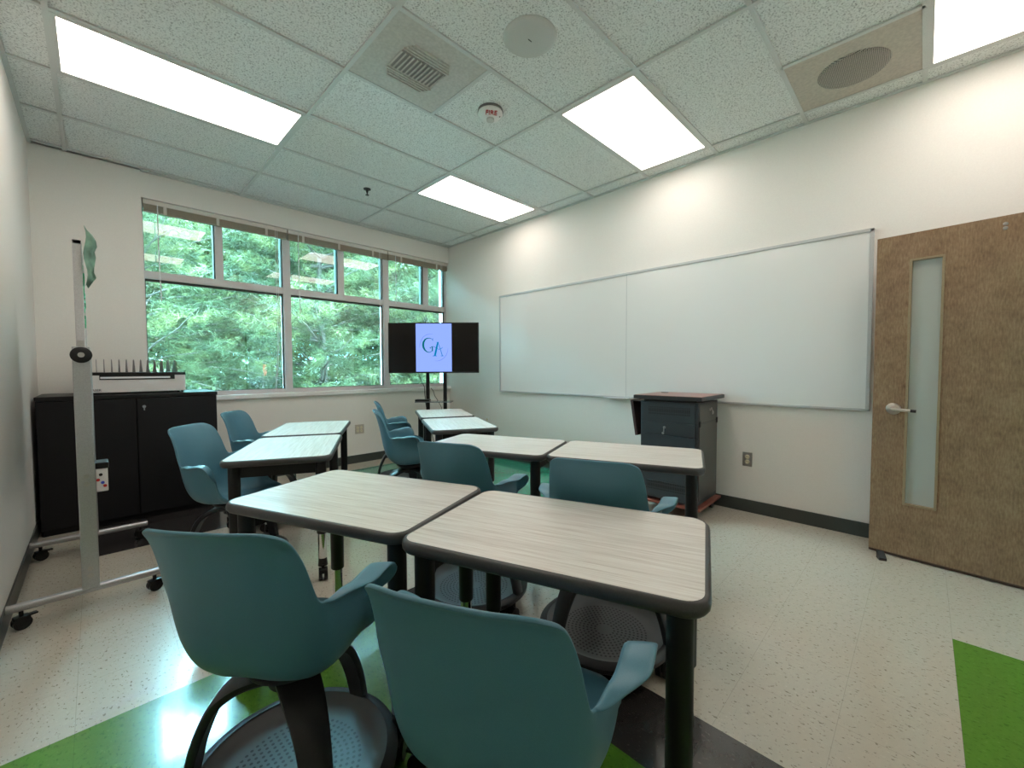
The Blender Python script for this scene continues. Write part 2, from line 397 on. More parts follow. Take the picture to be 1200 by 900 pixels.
# ------------------------------------------------------------------ ceiling things
def ceiling_lights():
    w, d = 1.2192, .6096
    t = thing('ceiling_light', 'x', 'ceiling light', (0, 0, 0), 0, 'recessed troffer lights in the ceiling')
    s = MB()
    a, b = w / 2 - .012, d / 2 - .012
    for lo, hi in (((-a, -b, -.002), (a, -b + .022, .003)), ((-a, b - .022, -.002), (a, b, .003)), ((-a, -b, -.002), (-a + .022, b, .003)), ((a - .022, -b, -.002), (a, b, .003))): s.box(lo, hi)
    s.build('lamp_frame', M['tbar'], t)
    MB().box((-a + .02, -b + .02, .0), (a - .02, b - .02, .003)).build('lamp_diffuser', M['lamp'], t)
    spots = [(-1.5, 1.5, 'long glowing ceiling light at the upper left, nearest the left wall'),
             (.5, 1.5, 'smallest glowing ceiling light, farthest one beside the window wall'),
             (.5, 4.5, 'glowing ceiling light in the middle of the row above the whiteboard'),
             (.5, 7.5, 'glowing ceiling light cut off by the top right corner, past the round diffuser'),
             (-1.5, 4.5, 'ceiling light above the camera on the left'), ]
    for i, (cx, cy, lb) in enumerate(spots):
        loc = (XA + 1.2192 * cx, Y0 - .6096 * cy, H - .007)
        if i == 0: t.location = loc; t['label'] = lb
        else: dup(t, loc, 0, lb)
ceiling_lights()
# supply vent 2x2 with louvres
def vent():
    cx, cy = XA - 1.2192 + .3048, Y0 - .6096 * 3.5
    t = thing('air_vent', 'square beige ceiling air vent with louvred square centre', 'air vent', (cx, cy, H))
    MB().box((-.293, -.293, -.004), (.293, .293, .003)).build('panel', M['beige2'], t)
    s = MB(); n = 12
    for k in range(n):
        x = -.14 + .28 * k / (n - 1); s.box((x - .004, -.075, -.016), (x + .004, .075, -.004), mat=Matrix.Translation((x, 0, 0)) @ Matrix.Rotation(.5, 4, 'Y') @ Matrix.Translation((-x, 0, 0)))
    for k in range(4):
        for sg in (-1, 1):
            y = sg * (.095 + .02 * k); s.box((-.15 + .012 * k, y - .004, -.014), (.15 - .012 * k, y + .004, -.004))
    s.build('louver', M['beige2'], t)
    MB().box((-.145, -.08, -.0055), (.145, .08, -.004)).build('opening', M['ventdark'], t)
M['ventdark'] = plain('vent_throat', (.32, .31, .30), .6)
M['beige2'] = plain('vent_beige', (.56, .54, .50), .55, gscale=60)
vent()
cx, cy = XA + 1.2192 - .3048, Y0 - .6096 * 6.5
t = thing('air_diffuser', 'beige square ceiling panel with round perforated diffuser', 'air diffuser', (cx, cy, H))
MB().box((-.293, -.293, -.004), (.293, .293, .006)).build('panel', M['beige'], t)
MB().lathe([(.0, -.016), (.15, -.016), (.165, -.012), (.172, -.003)], 48).build('perforated_disc', M['perf'], t, smooth=40)
t = thing('ceiling_speaker', 'round grey speaker cover flush in a ceiling tile', 'speaker', (1.70, 1.545, H + .004))
MB().lathe([(0, -.018), (.115, -.016), (.135, -.012), (.143, -.004), (.143, 0)], 48).build('cover', M['speaker'], t, smooth=35)
MB().box((-.013, -.002, -.0195), (.013, .002, -.0165)).build('slot', M['hole'], t)
t = thing('smoke_detector', 'small round white fire detector on a ceiling tile', 'smoke detector', (1.975, 2.165, H + .004), math.radians(144)); t.scale = (1.38, 1.38, 1.38)
MB().lathe([(.062, 0), (.064, -.012)], 40).build('base_ring', M['fin'], t, smooth=30)
MB().lathe([(.06, -.01), (.062, -.02), (.05, -.034), (.03, -.041), (0, -.043)], 40).build('housing', M['white'], t, smooth=50)
MB().lathe([(.019, -.03), (.019, -.052), (.012, -.056), (0, -.056)], 24).build('sensor', M['speaker'], t, smooth=30)
text_mesh('FIRE', .032, 'lettering', M['red'], t, (0, -.043, -.0375), (-(PI + .42), 0, PI), .002).location = (0.0, .044, -.0385)
MB().box((-.048, .01, -.036), (-.036, .016, -.024)).build('slot', M['hole'], t)
t = thing('fire_sprinkler', 'small dark sprinkler head hanging from the ceiling near the window', 'sprinkler', (1.95, 3.95, H + .004))
MB().lathe([(.035, .003), (.035, -.007), (.014, -.010), (.009, -.035), (.006, -.04)], 20).build('escutcheon', M['darkgrey'], t, smooth=30)
MB().cyl((0, 0, -.058), .006, .03, 8).cyl((0, 0, -.062), .017, .004, 12).build('deflector', M['darkgrey'], t)

# ------------------------------------------------------------------ blinds
def blinds():
    segs = [(.345, 1.535, 'left'), (1.547, 2.74, 'middle'), (2.752, 3.700, 'right')]
    for a, b, w in segs:
        t = thing('window_blind', {'left': 'raised beige mini blind over the leftmost window section', 'middle': 'raised beige mini blind over the middle window section', 'right': 'raised beige mini blind over the window section by the television'}[w], 'blind', (a, YW + .045, 2.60), 0, 'raised blinds at the window head')
        L = b - a
        MB().box((0, -.025, .072), (L, .028, .112), bev=.003).build('headrail', M['blindrail'], t)
        s = MB()
        for k in range(9): s.box((.004, -.024, .018 + k * .006), (L - .004, .026, .018 + k * .006 + .0038))
        s.build('slat_stack', M['blind'], t)
        MB().box((.002, -.02, .004), (L - .002, .022, .016), bev=.003).build('bottom_rail', M['blind'], t)
        for f in ((.13, .47, .83) if L > 1 else (.2, .8)):
            MB().box((L * f - .012, -.0285, .002), (L * f + .012, -.0255, .073)).build('ladder_clip', M['blindrail'], t)
        zlen = 1.05 if w != 'right' else .8
        MB().tube([(.10, -.034, .075), (.098, -.036, -.3), (.105, -.034, -zlen + .25)], .0045, 6).build('wand', M['cord'], t)
        s = MB()
        for dx in (0, .018): s.tube([(L - .12 + dx, -.034, .075), (L - .12 + dx, -.036, -.9), (L - .13 + dx * .7, -.036, -1.3), (L - .16 + dx * .5, -.045, -1.66)], .0022, 5)
        s.build('lift_cord', M['cord'], t)
blinds()

# ------------------------------------------------------------------ chairs
def catmull(P, n):
    P = [np.array(p, float) for p in P]; P = [2 * P[0] - P[1]] + P + [2 * P[-1] - P[-2]]; out = []
    for i in range(1, len(P) - 2):
        for k in range(n):
            t = k / n; a, b, c, d = P[i - 1:i + 3]
            out.append(.5 * ((2 * b) + (c - a) * t + (2 * a - 5 * b + 4 * c - d) * t * t + (3 * b - a - 3 * c + d) * t ** 3))
    out.append(P[-2]); return out
def shell_mesh():
    # rows front -> back top; each row: centre, ..., outer edge  (x>=0 half), y forward
    rows = [
     [(0, .235, .423), (.08, .235, .423), (.14, .228, .424), (.172, .215, .428), (.188, .195, .434)],
     [(0, .195, .436), (.09, .195, .436), (.155, .188, .439), (.195, .172, .446), (.214, .152, .458)],
     [(0, .130, .440), (.09, .130, .439), (.160, .128, .442), (.208, .115, .455), (.228, .100, .474)],
     [(0, .075, .438), (.09, .075, .436), (.165, .072, .440), (.216, .064, .466), (.237, .058, .515)],
     [(0, .030, .436), (.09, .030, .433), (.168, .036, .439), (.224, .034, .500), (.246, .034, .625)],
     [(0, -.010, .435), (.09, -.010, .432), (.168, -.004, .438), (.227, .002, .515), (.248, .006, .664)],
     [(0, -.055, .435), (.09, -.055, .432), (.170, -.045, .438), (.228, -.034, .520), (.244, -.034, .667)],
     [(0, -.100, .440), (.09, -.100, .436), (.170, -.086, .446), (.225, -.070, .525), (.236, -.074, .660)],
     [(0, -.145, .456), (.09, -.142, .452), (.168, -.126, .465), (.217, -.106, .540), (.226, -.112, .648)],
     [(0, -.180, .492), (.09, -.176, .490), (.164, -.158, .505), (.209, -.138, .570), (.216, -.143, .640)],
     [(0, -.203, .553), (.09, -.198, .553), (.160, -.182, .565), (.198, -.165, .612), (.209, -.166, .650)],
     [(0, -.218, .622), (.08, -.213, .624), (.150, -.200, .635), (.189, -.186, .664), (.204, -.182, .690)],
     [(0, -.233, .698), (.08, -.229, .700), (.143, -.217, .708), (.181, -.205, .724), (.197, -.198, .740)],
     [(0, -.252, .772), (.08, -.249, .774), (.137, -.239, .778), (.171, -.229, .784), (.188, -.221, .789)],
     [(0, -.270, .820), (.08, -.268, .820), (.132, -.259, .819), (.162, -.250, .817), (.178, -.242, .815)],
     [(0, -.284, .838), (.07, -.282, .838), (.115, -.275, .837), (.142, -.268, .834), (.156, -.260, .829)],
    ]
    def zz(z): return z if z < .60 else z + (.010 if z < .70 else .012)
    rows = [[(x * .895, y, zz(z) - (.012 if z > .6 and y > -.08 else 0)) for x, y, z in r] for r in rows]
    nu, nv = 5, 4
    R = [catmull(r, nu) for r in rows]; cols = len(R[0])
    G = [catmull([R[j][i] for j in range(len(R))], nv) for i in range(cols)]  # G[i][v]
    nvv = len(G[0])
    bm = bmesh.new(); V = {}
    for v in range(nvv):
        for i in range(-(cols - 1), cols):
            p = G[abs(i)][v]; V[(i, v)] = bm.verts.new((p[0] * (1 if i >= 0 else -1), p[1], p[2]))
    for v in range(nvv - 1):
        for i in range(-(cols - 1), cols - 1):
            bm.faces.new((V[(i, v)], V[(i + 1, v)], V[(i + 1, v + 1)], V[(i, v + 1)]))
    # armrest wings: flat flared pads growing from the side wall edge
    E = [G[cols - 1][v] for v in range(nvv)]
    v0, v1 = 4 * nv - 2, 9 * nv + 2
    for sg in (1, -1):
        prev = None; last = None
        rowsw = []
        for v in range(v0, v1 + 1):
            t = (v - v0) / (v1 - v0)
            w = .060 * (0 if t <= 0 or t >= 1 else (1 - (1 - t / .14) ** 2) ** .5 if t < .14 else 1 if t < .56 else (1 - (t - .56) / .44) ** .9)
            fwd = .022 * (1 - t) * (w / .060)
            e = E[v]; row = [V[(sg * (cols - 1), v)]]
            if w > .001:
                for k in range(1, 5):
                    u = k / 4
                    row.append(bm.verts.new((sg * (e[0] + w * u), e[1] + fwd * u, e[2] + .004 * math.sin(u * PI / 2) * min(1, w / .05) - .006 * u)))
            rowsw.append(row)
        for a, b in zip(rowsw, rowsw[1:]):
            if len(a) == len(b):
                for k in range(len(a) - 1): bm.faces.new((a[k], a[k + 1], b[k + 1], b[k]))
            elif len(a) == 1:
                for k in range(len(b) - 1): bm.faces.new((a[0], b[k + 1], b[k]))
            else:
                for k in range(len(a) - 1): bm.faces.new((a[k], a[k + 1], b[0]))
    bmesh.ops.recalc_face_normals(bm, faces=bm.faces)
    # solidify by hand through the modifier-free operator
    me = bpy.data.meshes.new('shell'); bm.to_mesh(me); bm.free(); me.materials.append(M['chair'])
    return me
def bake(o):
    dg = bpy.context.evaluated_depsgraph_get(); me = bpy.data.meshes.new_from_object(o.evaluated_get(dg)); o.modifiers.clear(); o.data = me; return o
def make_chair():
    t = thing('node_chair', 'x', 'chair', (0, 0, 0), 0, 'teal plastic shell chairs at the tables'); t.name = 'swivel_chair'
    sh = bpy.data.objects.new('seat_shell', shell_mesh()); C.objects.link(sh)
    md = sh.modifiers.new('s', 'SOLIDIFY'); md.thickness = .0075; md.offset = 0
    md = sh.modifiers.new('b', 'SUBSURF'); md.levels = md.render_levels = 1
    bpy.context.view_layer.update(); bake(sh)
    sh.data.polygons.foreach_set('use_smooth', [True] * len(sh.data.polygons)); sh.parent = t
    s = MB().lathe([(0, .424), (.10, .424), (.112, .414), (.104, .398), (.075, .386), (.06, .375), (.058, .345), (0, .34)], 32)
    s.build('swivel_hub', M['darkgrey'], t, smooth=50)
    # three arched legs, wide strap-like, sweeping from the hub to the tray rim
    prof = [(.02, .372, .050), (.07, .368, .050), (.125, .350, .046), (.178, .310, .040), (.210, .255, .036), (.234, .190, .033), (.248, .130, .031), (.254, .098, .030)]
    pr = catmull(prof, 4)
    for k in range(3):
        a = math.radians(90 + 120 * k + 60); s = MB(); bm = s.bm; rings = []
        for i, (r, z, w) in enumerate(pr):
            q0 = pr[max(i - 1, 0)]; q1 = pr[min(i + 1, len(pr) - 1)]
            tr, tz = q1[0] - q0[0], q1[1] - q0[1]; l = math.hypot(tr, tz); nr, nz = -tz / l, tr / l; th = .012
            ring = []
            for cu, cv in ((-1, .35), (-.85, 1), (.85, 1), (1, .35), (1, -.6), (.8, -1), (-.8, -1), (-1, -.6)):
                rr = r + (-nr) * cv * th; zz = z + (-nz) * cv * th; yy = cu * w
                ring.append(bm.verts.new((rr * math.cos(a) - yy * math.sin(a), rr * math.sin(a) + yy * math.cos(a), zz)))
            rings.append(ring)
        for p, q_ in zip(rings, rings[1:]):
            for c in range(8): bm.faces.new((p[c], p[(c + 1) % 8], q_[(c + 1) % 8], q_[c]))
        bm.faces.new(rings[0]); bm.faces.new(rings[-1])
        s.build('leg', M['darkgrey'], t, smooth=40)
    # tray
    MB().lathe([(0, .078), (.18, .078), (.215, .086), (.238, .104), (.246, .107)], 64, cap=False).build('storage_tray', M['tray'], t, smooth=50)
    MB().lathe([(.241, .111), (.260, .109), (.271, .098), (.269, .082), (.255, .070), (.17, .064), (0, .064)], 64, cap=False).build('base_ring', M['darkgrey'], t, smooth=40)
    for k in range(5):
        a = math.radians(90 + 72 * k); s = MB()
        m = Matrix.Rotation(a, 4, 'Z') @ Matrix.Translation((.252, 0, 0)) @ Matrix.Rotation(1.1 + k * 1.7, 4, 'Z')
        for sg in (-1, 1): s.cyl((0, sg * .014 - .009, .030), .030, .018, 20, axis='Y', mat=m)
        s.box((-.02, -.006, .03), (.02, .006, .062), mat=m); s.cyl((.018, 0, .045), .009, .04, 10, mat=m)
        s.build('caster', M['black'], t, smooth=40)
    return t
chairs = [
 (.352, 1.190, 38, 47, 'large teal chair at lower left, back to viewer, at the nearest left table'),
 (.582, .583, 25, 50, 'nearest teal chair, cut by the bottom edge, its armrest beside the thick table leg'),
 (1.32, 1.59, 23, -37, 'dark teal chair back rising behind the left near table, before the teal-lit floor'),
 (1.475, .925, 22, -37, 'dark teal chair back rising behind the right near table, before the black cart'),
 (.555, 2.84, -45, 10, 'teal chair facing right before the black cabinet doors, beside the left table pair'),
 (.93, 3.60, -40, 0, 'teal chair by the window sill behind the left table pair, lower half hidden by it'),
 (1.775, 2.925, -27, 20, 'teal chair in side view, nearer of the two at the tables before the television'),
 (2.18, 3.71, -27, 0, 'teal chair in side view, farther of the two at the tables before the television'),
]
c0 = make_chair()
for i, (x, y, deg, spin, lb) in enumerate(chairs):
    rz = math.radians(deg - 90)
    if i == 0: c0.location = (x, y, 0); c0.rotation_euler = (0, 0, rz); c0['label'] = lb; c = c0
    else: c = dup(c0, (x, y, 0), rz, lb)
    for o in bpy.data.objects:      # the base swivels under the shell
        if o.parent == c and o.name.split('.')[0] in ('leg', 'base_ring', 'storage_tray', 'caster'): o.rotation_euler = (0, 0, math.radians(spin))

# ------------------------------------------------------------------ tables
def make_table():
    t = thing('classroom_table', 'x', 'table', (0, 0, 0), 0, 'rectangular light laminate tables with dark edges')
    top = MB().prism(rrect(.769, .513, .045), .690, .7005).build('tabletop', M['lam'], t)
    # bull-nose edge band
    s = MB(); bm = s.bm; prof = [(0, .7003), (.006, .7000), (.011, .695), (.0135, .685), (.012, .674), (.006, .666), (-.03, .664), (-.03, .690)]
    rings = []
    for dx, z in prof: rings.append([bm.verts.new((x, y, z)) for x, y in rrect(.769 + 2 * dx, .513 + 2 * dx, .045 + dx if dx > -.04 else .01)])
    for a, b in zip(rings, rings[1:]):
        n = len(a)
        for k in range(n): bm.faces.new((a[k], a[(k + 1) % n], b[(k + 1) % n], b[k]))
    s.build('edge_band', M['edge'], top, smooth=50)
    MB().prism(rrect(.70, .44, .03), .668, .690).build('underside_panel', M['black'], t)
    s = MB(); a, b = .325, .197
    s.box((-a, -.02, .628), (a, .02, .666)); s.box((-a - .012, -b, .60), (-a + .012, b, .664)); s.box((a - .012, -b, .60), (a + .012, b, .664))
    s.build('apron_frame', M['blackmetal'], t)
    for sx in (-1, 1):
        for sy in (-1, 1):
            x, y = sx * .337, sy * .209
            lg = MB().lathe([(.0, .664), (.0285, .664), (.0285, .262), (.026, .258), (.022, .256), (0, .256)], 28, mat=Matrix.Translation((x, y, 0))).build('leg', M['blackmetal'], t, smooth=40)
            MB().cyl((x, y, .118), .0225, .14, 24).build('leg_extension', M['chrome'], lg, smooth=40)
            m = Matrix.Translation((x, y, 0)) @ Matrix.Rotation(sx * .9 + sy * 2.1, 4, 'Z')
            s = MB().cyl((0, 0, .075), .026, .047, 20, r2=.021, mat=m)
            for sg in (-1, 1): s.cyl((.018, sg * .014 - .009, .034), .034, .018, 20, axis='Y', mat=m)
            s.box((-.012, -.007, .035), (.03, .007, .085), mat=m); s.box((.035, -.016, .062), (.06, .016, .07), mat=m)
            s.build('caster', M['black'], lg, smooth=40)
    return t
tables = [
 (.693, 1.504, -1.188, 'left of the two nearest light-topped tables, chrome caster legs beneath'),
 (.955, .747, -1.226, 'right of the two nearest light-topped tables, thick black leg at its front corner'),
 (1.783, 1.912, -1.195, 'light-topped table left of its twin in the middle row, over the teal-lit floor'),
 (2.087, 1.172, -1.199, 'light-topped table directly in front of the black cart'),
 (.839, 2.765, 1.095, 'near table of the left pair, before the black cabinet'),
 (1.224, 3.520, 1.065, 'far table of the left pair, beneath the window'),
 (2.211, 2.873, 1.103, 'near table of the far pair below the television'),
 (2.617, 3.646, 1.083, 'farthest light-topped table, right against the television stand'),
]
t0 = make_table()
for i, (x, y, rz, lb) in enumerate(tables):
    if i == 0: t0.location = (x, y, 0); t0.rotation_euler = (0, 0, rz); t0['label'] = lb
    else: dup(t0, (x, y, 0), rz, lb)

# ------------------------------------------------------------------ black storage cabinet
def cabinet():
    t = thing('storage_cabinet', 'black two-door storage cabinet against the wall at the left', 'cabinet', (-.300, 4.33, 0))
    W, D, Hc = 1.035, .60, .985
    MB().box((.01, .02, .0), (W - .01, D, .05)).box((0, .018, .05), (W, D, Hc - .03)).build('body', M['cabinet'], t)
    MB().box((-.004, -.004, Hc - .03), (W + .004, D, Hc), bev=.003).build('cabinet_top', M['blackmetal'], t)
    for a, b in ((.004, .29), (.296, W * .68 - .002), ):
        pass
    d1 = MB().box((.004, -.004, .045), (W * .5 - .003, .016, Hc - .036), bev=.003).build('door', M['cabinet'], t)
    d2 = MB().box((W * .5 + .003, -.004, .045), (W - .004, .016, Hc - .036), bev=.003).build('door', M['cabinet'], t)
    MB().cyl((W * .5 + .045, -.004, Hc - .10), .011, .006, 16, axis='Y', mat=Matrix.Translation((0, -.004, 0))).box((W * .5 + .042, -.022, Hc - .128), (W * .5 + .048, -.004, Hc - .10)).build('lock', M['steel'], d2)
cabinet()
# white device with upright fins
def device():
    t = thing('label_device', 'x', 'device', (-.10, 4.42, .986)); t.name = 'desktop_laser_machine'; t['label'] = 'white desktop machine with black rim and row of grey fins on the cabinet'
    W, D, h = .635, .42, .145
    b = MB().box((0, 0, .012), (W, D, h), bev=.006).build('housing', M['devwhite'], t)
    MB().box((-.002, -.004, h), (W + .002, D + .004, h + .022), bev=.003).build('lid_rim', M['black'], t)
    MB().box((.12, -.003, h - .035), (W - .07, .01, h)).build('slot', M['hole'], t)
    MB().box((.125, -.0065, h - .026), (W - .10, .008, h - .012), bev=.002).build('slot_tray', M['cord'], t)
    for k in range(14):
        x = .02 + .0435 * k; s = MB()
        m = Matrix(((0, 0, 1, x), (1, 0, 0, 0), (0, 1, 0, h + .022), (0, 0, 0, 1)))
        s.prism([(.03, 0), (.35, 0), (.235, .096), (.19, .105), (.15, .096)], -.002, .002, mat=m); s.build('fin', M['fin'], t)
    for x in (W - .045, W - .018, .045, .018): MB().cyl((x, .03, 0), .008, .013, 12).build('foot', M['black'], t)
    text_mesh('LASER', .023, 'lettering', M['darkgrey'], b, (.098, -.0015, .032), (PI / 2, 0, 0), .0008)
device()

# ------------------------------------------------------------------ mobile whiteboard seen edge-on
def mobile_board():
    t = thing('mobile_whiteboard', 'wheeled double-sided board on a grey metal stand, seen edge-on by the left wall', 'mobile whiteboard', (-.045, 0, 0))
    y0, y1 = 2.88, 3.84
    for y in (y0, y1):
        MB().box((-.031, y - .018, .10), (.031, y + .018, 1.285), bev=.004).build('post', M['alu'], t)
        s = MB(); m = Matrix(((0, 0, 1, -.268), (1, 0, 0, y), (0, 1, 0, .100), (0, 0, 0, 1)))
        s.prism(rrect(.038, .034, .014, 4), 0, .54, mat=m)
        ft = s.build('foot', M['alu'], t, smooth=40)
        for x in (-.225, .235):
            s = MB(); s.cyl((x, y, .055), .008, .03, 10)
            mm = Matrix.Translation((x, y, 0)) @ Matrix.Rotation(.35, 4, 'Z')
            for sg in (-1, 1): s.cyl((0, sg * .012 - .007, .030), .030, .014, 20, axis='Y', mat=mm)
            s.box((-.026, -.019, .03), (.026, .019, .06), mat=mm, bev=.006); s.box((.02, -.012, .05), (.05, .012, .056), mat=mm)
            s.build('caster', M['black'], ft, smooth=40)
        for z in (.62, .66, .17, .205): MB().cyl((0, y - .0205, z), .011, .003, 16, axis='Y').build('bolt_cap', M['steel'], t)
    k = MB().lathe([(0, 0), (.034, 0), (.038, .006), (.038, .02), (.028, .027), (0, .027)], 28, mat=Matrix.Translation((.0, y0 - .018, 1.245)) @ Matrix.Rotation(PI / 2, 4, 'X')).build('tilt_knob', M['black'], t, smooth=40)
    MB().lathe([(0, .026), (.012, .027), (.012, .03), (0, .03)], 16, mat=Matrix.Translation((.0, y0 - .018, 1.245)) @ Matrix.Rotation(PI / 2, 4, 'X')).build('knob_ring', M['steel'], k)
    MB().box((-.022, y0 + .02, .26), (.022, y1 - .02, .30)).build('cross_bar', M['alu'], t)
    # the board turns between the posts; it stands upright
    bz0, bz1 = .72, 1.79; th = Matrix.Translation((0, 0, 0))
    p = MB().box((-.011, y0 + .03, bz0), (.011, y1 - .03, bz1)).build('board_panel', M['board'], t)
    s = MB()
    for lo, hi in (((-.016, y0 + .022, bz0 - .01), (.016, y0 + .046, bz1 + .01)), ((-.016, y1 - .046, bz0 - .01), (.016, y1 - .022, bz1 + .01)), ((-.016, y0 + .022, bz1 - .012), (.016, y1 - .022, bz1 + .01)), ((-.016, y0 + .022, bz0 - .01), (.016, y1 - .022, bz0 + .012))): s.box(lo, hi, bev=.003)
    s.build('board_frame', M['alulight'], t)
    MB().box((-.012, y0 - .012, 1.285), (.012, y0 + .03, 1.315)).build('hinge_bracket', M['steel'], t)
    random.seed(3)
    s = MB()
    for k in range(16):
        y = y0 + .12 + random.random() * .7; z = 1.42 + random.random() * .33
        pts = [(.0125, y + j * .03, z + .02 * math.sin(j * 1.3 + k)) for j in range(5)]; s.tube(pts, .004, 5)
    s.build('marker_drawing', M['green_ink'], t)
M['alulight'] = plain('board_frame_aluminium', (.62, .60, .61), .35, .3)
mobile_board()
# green transparent sheet taped on the board
s = MB(); bm = s.bm
pl = [(.0, 1.88), (.05, 1.80), (.035, 1.70), (.06, 1.62), (.0, 1.50)]
M['sheet'] = plain('green_sheet', (.30, .48, .38), .5, gscale=14, grain=.35)
rows = []
for j in range(13):
    z = 1.885 - j * .028; r = []
    for i in range(9):
        u = i / 8; r.append(bm.verts.new((-.026 + .034 * math.sin(j * .45) * (1 - u) + .012, 2.87 + .30 * u + .012 * math.sin(j * .8), z + .0 * u)))
    rows.append(r)
for a, b in zip(rows, rows[1:]):
    for i in range(8): bm.faces.new((a[i], a[i + 1], b[i + 1], b[i]))
# (kept off the board: built below as a folded sheet)
bm.clear()
prof = [(0, 1.865), (0, 1.80), (0, 1.74), (0, 1.68), (0, 1.62), (0, 1.56)]
front = []; widths = [.004, .022, .034, .040, .036, .043, .038, .030, .024, .030, .020, .012]
for i, w_ in enumerate(widths):
    z = 1.862 - i * .026
    front.append([bm.verts.new((-.018 + .006 * math.sin(i * .9) + w_ * k / 6, 2.862 + .02 * math.sin(k * .9 + i * .5) * (k / 6) + .05 * k / 6, z + .006 * math.sin(k))) for k in range(7)])
for a, b in zip(front, front[1:]):
    for i in range(6): bm.faces.new((a[i], a[i + 1], b[i + 1], b[i]))
bmesh.ops.solidify(bm, geom=bm.faces[:], thickness=.0015)
o = s.build('paper_sheet', M['sheet'], None, smooth=60); tag(o, 'curled pale green sheet stuck at the top of the mobile board', 'paper')
# marker holder
t = thing('marker_holder', 'small white marker and eraser holder with black top on the mobile board post', 'marker holder', (.012, 2.93, .57))
MB().box((-.026, -.05, 0), (.018, .05, .115), bev=.005).build('holder_box', M['devwhite'], t)
MB().box((-.028, -.055, .115), (.022, .055, .145), bev=.005).build('eraser', M['black'], t)
for k, (x, z, mm) in enumerate(((-.008, .085, 'hole'), (-.018, .06, 'red'), (-.002, .045, 'logoblue'), (.006, .028, 'red'))):
    if mm == 'logoblue': mt = plain('blue_ink', (.03, .06, .5), .4)
    else: mt = M[mm]
    MB().cyl((x, -.054, z), .007, .012, 14, axis='Y').build('marker_cap', mt, t)

